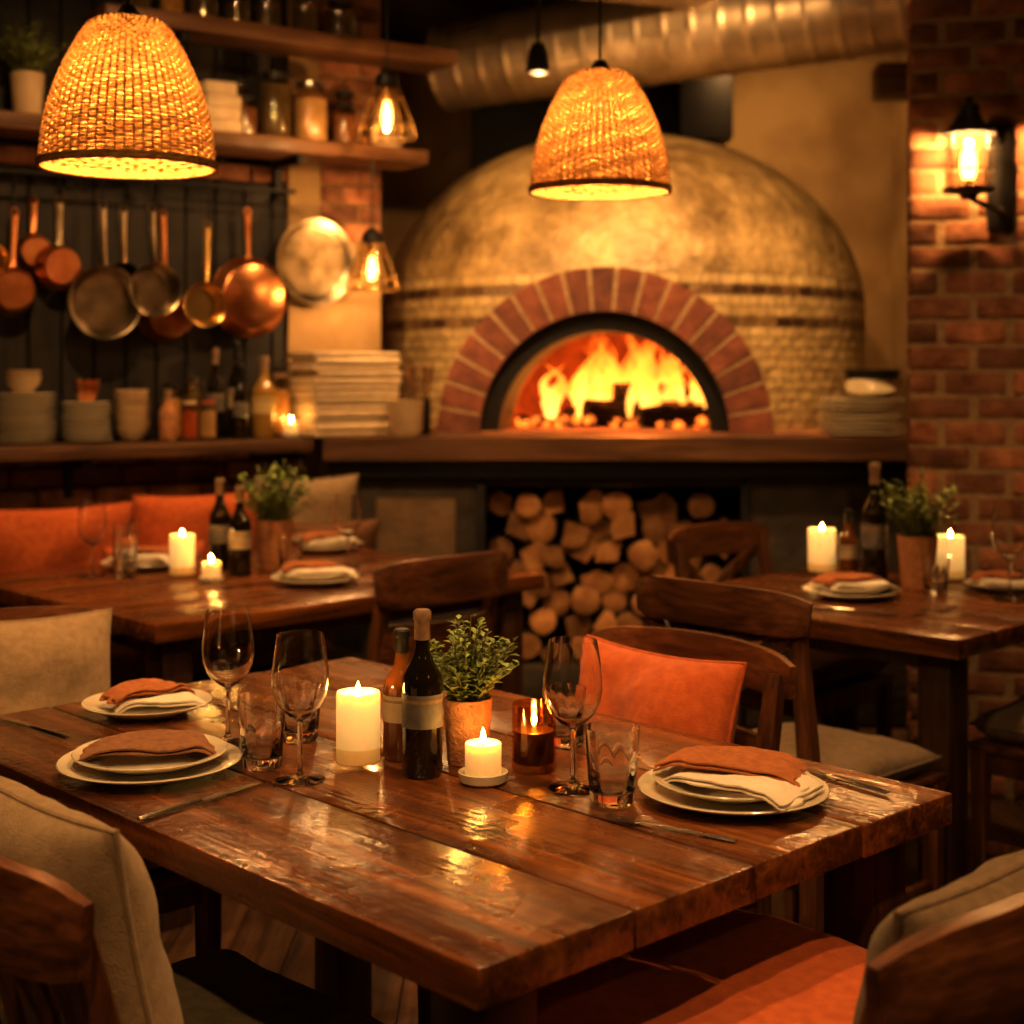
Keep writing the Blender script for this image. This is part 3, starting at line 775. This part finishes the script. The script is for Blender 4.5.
# ------------------------------------------------------------------ tables
def table(cx,cy,yaw,L,Wd,planks,name='dining_table',leg=.085,inset=.09):
    b=B();th=.045;y=Wd/2
    for w in planks:
        j=random.uniform(-.003,.003)
        b.box((L-.004,w-.003,th),(j,y-w/2,.75-th/2),W_TABLE,.004)
        y-=w
    for sx_ in(-1,1):
        for sy_ in(-1,1):
            b.box((leg,leg,.75-th),(sx_*(L/2-inset),sy_*(Wd/2-inset),(.75-th)/2),W_LEG,.006)
        b.box((.05,Wd-2*inset-leg,.03),(sx_*(L/2-inset-.03),0,.69),W_LEG,.004)
        b.box((L-2*inset-leg,.03,.05),(0,sx_*(Wd/2-inset-.02),.68),W_LEG,.004)
    return b.done(name,T(cx,cy,0,rz=yaw))
KX,KY=-.034,1.5
def K1(e,l): return KX+ex*e+lx*l,KY+ey*e+ly*l
c=K1(.4575,.7)
table(c[0],c[1],math.atan2(ly,lx),1.40,.915,[.24,.22,.23,.225])
C2=(.99,3.33)
def K2(e,l): return C2[0]+ex*e+lx*l,C2[1]+ey*e+ly*l
c=K2(.45,.475);table(c[0],c[1],math.atan2(ly,lx),.95,.90,[.18]*5)
C3=(-.84,3.53)
def K3(e,l): return C3[0]+ex*e+lx*l,C3[1]+ey*e+ly*l
c=K3(.65,.55);table(c[0],c[1],math.atan2(ey,ex),1.30,1.10,[.22]*5)

# ------------------------------------------------------------------ chairs
def chair(x,y,f,back='slats',seat=OLIVE,w=.45,d=.44,sh=.45,bh=.86,name='dining_chair',pillow=None,psize=(.40,.40,.13),pz=.0,rail_h=.05,ptilt=.22,cush=True,pyo=0,prot=0,bulge=.05,ct=.07,pbox=3):
    yaw=math.atan2(-f[0],f[1])
    b=B()
    hw=w/2-.02
    for sx_ in(-1,1):
        b.tube([(sx_*(hw),d/2-.03,0),(sx_*hw,d/2-.03,sh-.02)],[.015,.021],W_CHAIR,rect=True,up=(0,1,0))
        b.tube([(sx_*hw,-d/2-.03,0),(sx_*hw,-d/2+.01,sh*.55),(sx_*hw,-d/2+.012,sh),(sx_*hw,-d/2-.012,sh+.2),(sx_*hw,-d/2-.045,bh-.03)],[.016,.02,.021,.018,.015],W_CHAIR,rect=True,up=(0,1,0))
        b.box((.02,d-.06,.03),(sx_*hw,0,.2),W_CHAIR,.004)
    b.box((w-.06,.02,.03),(0,0,.2),W_CHAIR,.004)
    for yy in(-d/2+.01,d/2-.03): b.box((w-.04,.024,.055),(0,yy,sh-.045),W_CHAIR,.004)
    for xx in(-hw,hw): b.box((.024,d-.04,.055),(xx,-.01,sh-.045),W_CHAIR,.004)
    b.box((w,d,.022),(0,0,sh-.012),W_CHAIRX,.008)
    pts=[];K=14
    for k in range(K+1):
        u=-1+2*k/K
        pts.append((u*(w/2+.015),-d/2-.045-bulge*(1-u*u)+.0,bh-rail_h+.012*(1-u*u)))
    rad=[rail_h*(.72 if k in(0,K) else (.92 if k in(1,K-1) else 1)) for k in range(K+1)]
    b.tube(pts,rad,W_CHAIRX,rect=True,sq=(.26,1),up=(0,0,1))
    if back=='cross':
        for sx_ in(-1,1):
            pts=[]
            for k in range(9):
                t=k/8
                pts.append((sx_*hw*(1-2*t)*.96,-d/2+.0-.05*t-.05*math.sin(pi*t)-.012*sx_*math.sin(pi*t),sh+.03+(bh-sh-.1)*t))
            b.tube(pts,.02,W_CHAIR,rect=True,sq=(1,.4) ,up=(0,1,0))
        b.tube([(-hw,-d/2,sh+.05),(0,-d/2-.01,sh+.055),(hw,-d/2,sh+.05)],.016,W_CHAIRX,rect=True,sq=(.45,1),up=(0,0,1))
    elif back=='slats':
        for k in range(5):
            u=-.66+.33*k
            b.tube([(u*hw,-d/2+.005,sh-.01),(u*hw,-d/2-.04*(1-u*u)-.01,sh+.2),(u*hw,-d/2-.045-bulge*(1-u*u),bh-rail_h)],.015,W_CHAIR,rect=True,sq=(1,.4),up=(0,1,0))
    elif back=='panel':
        pts=[]
        for k in range(K+1):
            u=-1+2*k/K;pts.append((u*hw,-d/2-.02-bulge*.9*(1-u*u),sh+.2))
        b.tube(pts,.05,W_CHAIRX,rect=True,sq=(.2,1),up=(0,0,1))
    if cush: b.cushion(w-.02,d-.03,ct,seat,T(0,.005,sh+ct/2-.003),boxy=8,pinch=.02,seed=x)
    if pillow is not None:
        pw,ph,pt=psize
        b.cushion(pw,ph,pt,pillow,T(0,-d/2+.05+pyo,sh+.05+ph/2+pz,rx=pi/2-0)@Matrix.Rotation(ptilt,4,'X')@Matrix.Rotation(prot,4,'Z'),boxy=pbox,pinch=.08,wr=.014,seed=x*5)
    return b.done(name,T(x,y,0,rz=yaw))
E=(ex,ey);nE=(-ex,-ey);Ld=(lx,ly);nL=(-lx,-ly)
c=K1(.01,.57);chair(c[0],c[1],E,'slats',OLIVE,pillow=BEIGE,psize=(.42,.38,.16),rail_h=.055,w=.46,bh=.81,pz=-.025,pbox=2.4)
c=K1(.48,.0);chair(c[0],c[1],Ld,'slats',ORANGE,pillow=TAUPE,psize=(.40,.31,.14),rail_h=.055,w=.58,d=.60,sh=.47,bh=.82,ct=.12,pyo=-.02,pz=-.01,pbox=2.4)
c=K1(.90,.70);chair(c[0],c[1],nE,'panel',BROWNF,pillow=ORANGE,psize=(.38,.34,.14),rail_h=.04,pyo=.01,bh=.84,pbox=2.2)
c=K1(.28,1.46);chair(c[0],c[1],nL,'slats',BEIGE,pillow=BEIGE,psize=(.43,.38,.15),rail_h=.045,pbox=2.4,prot=.06)
chair(.65,3.34,E,'cross',TAUPE,rail_h=.045,bh=.9,w=.42,d=.5)
c=K2(.66,.93);chair(c[0],c[1],nL,'cross',BROWNF,rail_h=.05)
c=K2(.52,-.07);chair(c[0],c[1],Ld,'slats',TAUPE,ct=.09)
c=K3(.75,.10);chair(c[0],c[1],Ld,'panel',TAUPE,rail_h=.06,bulge=.07,w=.42)
# ------------------------------------------------------------------ table 1 things
setting(-.640,2.632,.5,.112,two=False,nap1=NAPB,nap2=NAPW,na=.3,s=.9)
setting(-.540,2.239,.2,.135,nap1=NAPT,nap2=None,na=.1,s=1.2)
setting(.308,2.093,-.2,.133,nap1=NAPB,nap2=NAPW,seed=5,na=-.1,s=1.15)
wine_glass(-.458,2.419);wine_glass(-.310,2.195)
tumbler(-.378,2.265,h=.108)
pillar_candle(-.232,2.261)
bottle(-.133,2.222,h=.245,r=.030)
bottle(-.170,2.318,h=.20,r=.029,mat=AMB,lab=LABEL,cap=IRON)
plant(-.068,2.290,seed=3)
votive(-.042,2.182)
glass_candle(.033,2.25)
wine_glass(.087,2.148,r=.043);tumbler(.139,2.078,r=.038)
tumbler(.085,2.40,h=.09);tumbler(-.345,2.43,h=.10)
fork(.20,1.955,math.atan2(-.32,.5)+pi);knife(.465,2.20,2.2);fork(.415,2.265,2.2)
knife(-.43,2.075,.95);knife(-.80,2.50,2.4)
# ------------------------------------------------------------------ table 3 things
tumbler(-1.116,4.327,h=.13);tumbler(-1.14,4.42,h=.15);wine_glass(-1.22,4.36,h=.22);wine_glass(-.50,4.56,h=.22);tumbler(-.65,4.40,h=.12)
pillar_candle(-.952,4.33,h=.125,r=.036);votive(-.849,4.235);
bottle(-.876,4.50,h=.275,r=.033);bottle(-.796,4.39,h=.26,r=.033,lab=LABEL)
plant(-.715,4.52,s=1.5,seed=8,nst=80)
setting(-.554,4.22,.5,.125,seed=2,nap2=NAPW);setting(-.626,4.98,.9,.12,seed=4);c=K3(.5,.93);setting(c[0],c[1],.2,.125,seed=6)
# ------------------------------------------------------------------ table 2 things
pillar_candle(.909,4.40,h=.135,r=.04);bottle(.965,4.30,h=.20,r=.03,mat=AMB,lab=LABEL,cap=IRON);bottle(1.017,4.205,h=.34,r=.037)
plant(1.115,4.125,s=1.45,seed=11,nst=80);pillar_candle(1.245,4.26,h=.13,r=.04);tumbler(1.13,4.0)
wine_glass(1.299,3.913,h=.25,r=.046);setting(.893,3.965,.5,.125,seed=9);setting(1.335,4.09,.1,.10,seed=12,two=False,s=.9)
fork(1.05,3.72,.7);knife(.85,3.72,-.6)
# ------------------------------------------------------------------ banquette
b=B()
b.box((4.1,.46,.36),(-.95,-.33,.20),W_DARK,.01)
b.box((4.1,.08,.5),(-.95,-.06,.60),W_DARK,.01)
for k in range(6):
    s=-2.35+.6*k
    b.cushion(.58,.44,.10,BROWNF,T(s,-.33,.43),boxy=8,pinch=.02,seed=k)
k=0
for (s,w,h,mat,zz,dz) in ((-.75,.5,.36,ORANGE,0,0),(-.28,.46,.36,BROWNF,0,0),(.12,.50,.42,ORANGE,0,0),(.60,.46,.44,ORANGE,.0,0),(.40,.34,.30,ORANGE,-.01,1),(1.0,.40,.46,BEIGE,.02,0)):
    b.cushion(w,h,.14,mat,T(s,-.17-.13*dz,.50+h/2+zz,rx=pi/2)@Matrix.Rotation(.2,4,'X'),boxy=3,pinch=.06,seed=k,wr=.012);k+=1
b.cushion(.34,.36,.13,BROWNF,T(1.02,-.34,.48+.18,rx=pi/2)@Matrix.Rotation(.3,4,'X'),boxy=3,pinch=.06,seed=k,wr=.012)
b.done('cushioned_bench',MS(0,0,0))
# ------------------------------------------------------------------ shelf things, lower shelf
def stackgeo(b,r,n,mat,step,kind):
    for i in range(n):
        j=T(random.uniform(-.004,.004),random.uniform(-.004,.004),0)
        if kind=='plate': b.lathe([(0,i*step),(r*.6,i*step),(r*.96,i*step+.008),(r,i*step+.0105),(r*.97,i*step+.012),(r*.6,i*step+.006),(0,i*step+.005)],mat,n=44,M=j)
        else: b.lathe([(0,i*step),(r*.5,i*step),(r*.85,i*step+.025),(r,i*step+.055),(r*.96,i*step+.055),(r*.8,i*step+.028),(r*.45,i*step+.006),(0,i*step+.005)],mat,n=36,M=j)
def stack(s,off,z,r,n,mat,step=.016,name='plate_stack',kind='plate'):
    b=B();stackgeo(b,r,n,mat,step,kind)
    return b.done(name,MS(s,off,z+.0005))
stack(.11,.13,CT,.105,11,PORC);stack(.325,.13,CT,.085,9,PORC);stack(-.2,.13,CT,.1,9,CERAM);stack(.485,.13,CT,.060,8,CERAM,.018,'bowl_stack','bowl')
stack(.11,.13,CT+.175,.06,2,CERAM,.02,'bowl_stack','bowl');stack(.325,.13,CT+.142,.045,2,COPPER,.02,'bowl_stack','bowl')
def jar(s,off,z,r,h,fill,lid=IRON,name='storage_jar',lvl=.8):
    b=B()
    b.lathe([(0,0),(r*.95,0),(r,.006),(r,h*.8),(r*.8,h*.88),(r*.8,h*.92),(r*.76,h*.92),(r*.76,h*.87),(r*.94,h*.79),(r*.94,.008),(0,.008)],TGL,n=32)
    b.lathe([(0,.009),(r*.93,.009),(r*.93,h*lvl*.9),(0,h*lvl*.93)],fill,n=28)
    b.lathe([(0,h*.92),(r*.84,h*.92),(r*.84,h),(0,h)],lid,n=28)
    return b.done(name,MS(s,off,z+.0005))
p=S(.60,.08);bottle(p.x,p.y,CT,.18,.032,TERRA,TERRA,CORK,'clay_bottle')
jar(.675,.07,CT,.030,.14,REDG,PAPER);jar(.745,.07,CT,.030,.14,PAPER,REDG);jar(.65,.18,CT,.035,.20,GRAIN,IRON);jar(.73,.18,CT,.035,.22,OLIVE,STEEL)
p=S(.81,.16);bottle(p.x,p.y,CT,.33,.031);p=S(.87,.07);bottle(p.x,p.y,CT,.27,.028,BOT,LABELD,IRON);p=S(.98,.11);bottle(p.x,p.y,CT,.30,.044,OIL,LABELY,CORK,'olive_oil_bottle');p=S(.90,.18);bottle(p.x,p.y,CT,.36,.03,BOT,LABEL,IRON)
jar(1.07,.17,CT,.042,.24,GRAIN,CORK)
p=S(1.07,.07);votive(p.x,p.y,CT)
b=B();b.lathe([(0,0),(.04,0),(.075,.03),(.082,.035),(.075,.032),(.04,.008),(0,.008)],CERAM,n=36)
for k in range(4): b.lathe([(0,-.02),(.022,-.012),(.03,0),(.022,.014),(0,.018)],GRAIN,n=14,M=T(-.03+.02*k,.01*(k%2),.035,rx=.1,s=(1,1.3,.8)))
b.done('bread_dish',MS(-.40,.10,CT+.001))
UZ=2.2
p=S(.12,.12);plant(p.x,p.y,UZ,s=1.5,seed=21,nst=70,mat=CERAM)
p=S(-.12,.12);plant(p.x,p.y,UZ,s=1.4,seed=22,nst=60)
b=B()
for k in range(4):
    b.box((.15-.010*k,.16,.045),(random.uniform(-.006,.006),0,.0235+.046*k),PAPER,.006)
b.done('recipe_book_stack',MS(.79,.12,UZ+.0005))
b=B();
for k in range(5): b.box((.035,.15,.19+.02*random.random()),(-.08+.04*k,0,.10),random.choice([NAPT,PAPER,TERRA,LABELD]),.003)
b.done('cookbook_row',MS(.52,.12,UZ+.006))
jar(.915,.12,UZ,.040,.15,BROWNF);jar(.92,.19,UZ,.034,.22,GRAIN);jar(1.03,.12,UZ,.060,.25,OLIVE,IRON,lvl=.9);jar(1.175,.12,UZ,.066,.23,PAPER,STEEL)
jar(1.30,.09,UZ,.045,.16,NAPT);jar(1.35,.18,UZ,.045,.22,BROWNF);jar(.30,.12,UZ,.05,.2,GRAIN)
b=B();b.lathe([(0,0),(.05,0),(.065,.03),(.07,.08),(.045,.13),(.04,.16),(.046,.17),(.04,.168),(.036,.15),(.06,.08),(0,.02)],CERAM,n=36)
b.tube([(.062,0,.10),(.10,0,.12),(.10,0,.06),(.066,0,.05)],.006,CERAM,n=8);b.done('ceramic_jug',MS(1.50,.12,UZ+.001))
for (s,r,h) in ((.5,.05,.15),(.63,.045,.13),(.75,.055,.15),(.88,.05,.12),(1.0,.05,.14),(1.15,.05,.15),(1.3,.06,.15)): jar(s,.12,2.60,r,h,OLIVE if r>.046 else GRAIN)
# ------------------------------------------------------------------ counter things
b=B()
for k in range(13):
    b.box((.36+random.uniform(-.012,.012),.22,.0235),(random.uniform(-.008,.008),random.uniform(-.006,.006),.0125+.0245*k),PAPER,.008)
b.done('linen_stack',MS(1.31,.10,CT+.0005))
b=B();b.lathe([(0,0),(.05,0),(.062,.02),(.066,.12),(.07,.135),(.062,.135),(.058,.11),(.05,.02),(0,.015)],CERAM,n=40);b.done('ceramic_crock',T(-.40,5.65,CT+.0005))
b=B();b.lathe([(0,0),(.04,0),(.045,.01),(.045,.14),(.04,.14),(.04,.015),(0,.015)],IRON,n=28)
for k in range(6):
    a=k*1.05;b.tube([(0.01*math.cos(a),.01*math.sin(a),.03),(.035*math.cos(a),.035*math.sin(a),.16),(.05*math.cos(a),.05*math.sin(a),.26)],[.005,.005,.012],W_SHELF,n=6)
b.done('utensil_crock',T(-.36,5.81,CT+.0005))
b=B();stackgeo(b,.165,9,PORC,.016,'plate');b.done('plate_stack',T(1.335,5.74,CT+.0005))
b=B();b.lathe([(0,0),(.06,0),(.10,.03),(.12,.075),(.115,.075),(.095,.033),(.05,.006),(0,.005)],STEEL,n=36);b.lathe([(0,.02),(.05,.02),(.09,.045),(.105,.11),(.1,.11),(.08,.05),(0,.03)],IRON,n=36);b.done('mixing_bowls',T(1.38,5.74,CT+.1415))

# ------------------------------------------------------------------ wicker pendants
def wicker_pendant(x,y,zb,R=.17,H=.285,w=14):
    par=empty('wicker_pendant_lamp',T(x,y,zb))
    b=B()
    def rr(t): return R*(.44+.56*math.sin(min(1,t)*pi/2)**.85)
    nr=44;ns=60
    def prof(t):
        if t<.12: 
            q=t/.12; return R*.44*(.35+.65*q)+R*.02*math.sin(q*pi), H*(1-.03*q*q)
        q=(t-.12)/.88
        return rr(q),H*(.97-.97*q)
    hh=.0033
    for k in range(nr+1):
        t=k/nr;r_,z_=prof(t);n=180;vs=[];fs=[]
        for j in range(n):
            a=2*pi*j/n;rc=r_+.0028*math.sin(ns/2*a+(pi if k%2 else 0));zc=z_+.0008*math.sin(5*a+k)
            for (o,dz) in ((-.0016,-hh),(.0012,0),(-.0016,hh)):
                vs.append(((rc+o)*math.cos(a),(rc+o)*math.sin(a),zc+dz))
        for j in range(n):
            i2=(j+1)%n
            for c in (0,1): fs.append([j*3+c,i2*3+c,i2*3+c+1,j*3+c+1])
        b.add(vs,fs,WICK)
    for j in range(ns):
        a=2*pi*j/ns;vs=[];fs=[]
        for k in range(20):
            r_,z_=prof(k/19)
            for da in(-.0022,.0022): vs.append((r_*math.cos(a)-da*math.sin(a),r_*math.sin(a)+da*math.cos(a),z_))
        for k in range(19): fs.append([2*k,2*k+1,2*k+3,2*k+2])
        b.add(vs,fs,WICK)
    for dz in(0,.007): b.tube([((R+.002)*math.cos(2*pi*j/90),(R+.002)*math.sin(2*pi*j/90),-.002-dz) for j in range(90)],.0052,WICK,n=7,closed=True)
    child(b.done('woven_shade',T(x,y,zb)),par)
    b=B()
    b.tube([(0,0,H*.95),(0,0,CEIL-zb-.02)],.0035,IRON,n=8)
    b.lathe([(0,H+.03),(.012,H+.028),(.03,H+.004),(.055,H-.006),(.05,H-.012),(0,H-.012)],IRON,n=24)
    b.lathe([(0,H*.72),(.02,H*.72),(.02,H*.95),(0,H*.95)],IRON,n=16)
    b.lathe([(0,CEIL-zb-.001),(.05,CEIL-zb-.001),(.05,CEIL-zb-.02),(0,CEIL-zb-.03)],IRON,n=24)
    child(b.done('cord_and_socket',T(x,y,zb)),par)
    child(point('bulb_light',(x,y,zb+H*.56),w,.028),par)
wicker_pendant(-.768,3.0,1.765,w=28)
wicker_pendant(.217,3.7,1.80,w=28)
wicker_pendant(-1.3,.3,1.80,w=22);wicker_pendant(1.4,.6,1.80,w=22)  # unseen pendants added out of view for extra light and glass reflections
def lantern(x,y,zb,ztop,s=1,w=5,name='glass_pendant_lantern'):
    par=empty(name,T(x,y,zb))
    b=B()
    H=.16*s
    pr=[(.088*s,0),(.080*s,.04*s),(.05*s,.12*s),(.035*s,H)]
    b.lathe(pr,TGL,n=12)
    for k in range(6):
        a=k*pi/3;b.tube([(r_*1.01*math.cos(a),r_*1.01*math.sin(a),z_) for r_,z_ in pr],.0032,BRASS,n=6)
    for (r_,z_) in (pr[0],pr[1],pr[2]): b.tube([(r_*1.01*math.cos(2*pi*j/24),r_*1.01*math.sin(2*pi*j/24),z_) for j in range(24)],.0032,BRASS,n=6,closed=True)
    b.lathe([(.036*s,H),(.034*s,H+.03*s),(.012*s,H+.05*s),(0,H+.055*s)],IRON,n=20)
    b.lathe([(0,H*.7),(.013*s,H*.7),(.013*s,H),(0,H)],BRASS,n=14)
    b.tube([(0,0,H+.04*s),(0,0,ztop-zb)],.003,IRON,n=6)
    child(b.done('lantern_body',T(x,y,zb)),par)
    b=B();b.lathe([(0,.03*s),(.012*s,.035*s),(.018*s,.055*s),(.015*s,.085*s),(.008*s,H*.7),(0,H*.7)],FIL,n=14);child(b.done('bulb',T(x,y,zb)),par)
    child(point('bulb_light',(x,y,zb+.012*s),w,.012),par)
p=S(1.35,-.04);lantern(p.x,p.y,1.65,2.145,1.1,6)
lantern(-.442,5.3,2.17,CEIL,1.15,8)
b=B();b.tube([(0,0,.09),(0,0,CEIL-2.34)],.006,IRON,n=8);b.lathe([(0,.1),(.02,.098),(.032,.07),(.042,0),(.038,0),(.028,.05),(0,.055)],IRON,n=24);b.lathe([(0,.035),(.03,.035),(.03,.04),(0,.04)],FIL,n=20)
o=b.done('pendant_spotlight',T(.087,5.0,2.34))
child(spot('spot_light',(.087,5.0,2.36),(.3,6.2,1.5),30,110,.03),o)
par=empty('wall_sconce',T(1.40,4.8,2.0))
sxp,syp,szp=1.40,4.60,1.90
b=B()
b.box((.085,.02,.34),(1.535,4.715,1.955),IRON,.006)
b.tube([(1.535,4.71,1.86),(1.53,4.68,1.84),(1.47,4.61,1.85),(sxp,syp,1.88)],.009,IRON,n=8)
b.tube([(1.535,4.71,2.06),(1.50,4.67,2.10),(1.44,4.62,2.10)],.007,IRON,n=8)
child(b.done('bracket'),par)
b=B()
M=T(sxp,syp,szp)
b.lathe([(0,-.03),(.02,-.028),(.03,-.012),(.075,-.005),(.078,0),(.078,.008),(0,.008)],IRON,n=28,M=M)
b.lathe([(.068,.008),(.072,.09),(.066,.175)],TGL,n=32,M=M)
b.lathe([(.082,.172),(.08,.18),(.055,.20),(.03,.235),(.03,.26),(.012,.27),(.012,.285),(0,.29)],IRON,n=28,M=M)
for k in range(4):
    a=k*pi/2+.6;b.tube([(.074*math.cos(a),.074*math.sin(a),.0),(.078*math.cos(a),.078*math.sin(a),.09),(.074*math.cos(a),.074*math.sin(a),.178)],.0035,IRON,n=6,M=M)
for z_ in(.06,.13): b.tube([(.077*math.cos(2*pi*j/30),.077*math.sin(2*pi*j/30),z_) for j in range(30)],.0022,IRON,n=5,closed=True,M=M)
child(b.done('lantern_cage'),par)
b=B();b.lathe([(0,.03),(.016,.035),(.026,.07),(.022,.11),(.012,.135),(0,.14)],FIL,n=18,M=M);b.lathe([(0,.008),(.014,.008),(.014,.034),(0,.034)],BRASS,n=14,M=M);child(b.done('bulb'),par)
child(point('bulb_light',(sxp,syp,szp+.155),18,.012),par)
# ceiling spots added as fill light, their fixtures made up
for (loc,tg,w,a) in (((.15,2.1,3.02),(-.1,2.3,.7),85,80),((-.9,3.6,3.02),(-1.0,4.9,1.7),110,85),((.5,4.7,3.02),(.55,6.4,1.75),160,85),((1.3,3.4,3.02),(1.15,4.1,.75),70,80),((-.4,.5,3.02),(-.3,2,.6),90,90),((1.2,6.9,3.02),(1.45,8.1,2.1),42,120),((-.7,3.9,3.02),(-.7,4.4,.75),55,70),((1.1,4.9,3.02),(1.35,5.75,1.15),110,60),((1.0,1.0,3.02),(.4,1.9,.5),60,70)):
    d=(Vector(tg)-Vector(loc)).normalized();q=d.to_track_quat('-Z','Y').to_matrix().to_4x4()
    b=B();b.lathe([(0,.10),(.045,.10),(.05,.09),(.055,0),(.05,0),(.045,.05),(0,.05)],IRON,n=28,M=q)
    b.lathe([(0,.0),(.02,0),(.02,.085),(0,.085)],IRON,n=12,M=T(0,0,-.0))
    o=b.done('added_fill_spotlight',Matrix.Translation(loc))
    child(spot('spot_light',Vector(loc)+d*.01,tg,w,a,.045),o)
w=bpy.data.worlds.new('World');SC.world=w;w.use_nodes=True
w.node_tree.nodes['Background'].inputs[0].default_value=(.02,.012,.006,1)
cam=bpy.data.cameras.new('camera');cam.sensor_width=36;cam.lens=36*1500/1024;cam.shift_y=-(512-370)/1024
co=bpy.data.objects.new('camera',cam);SC.collection.objects.link(co);co.location=(0,0,1.35);co.rotation_euler=(pi/2,0,0)
cam.clip_start=.02
cam.dof.use_dof=True;cam.dof.focus_distance=2.2;cam.dof.aperture_fstop=3.4
SC.camera=co
SC.view_settings.view_transform='Standard'
SC.view_settings.look='None'
SC.view_settings.exposure=.72
SC.view_settings.gamma=.91
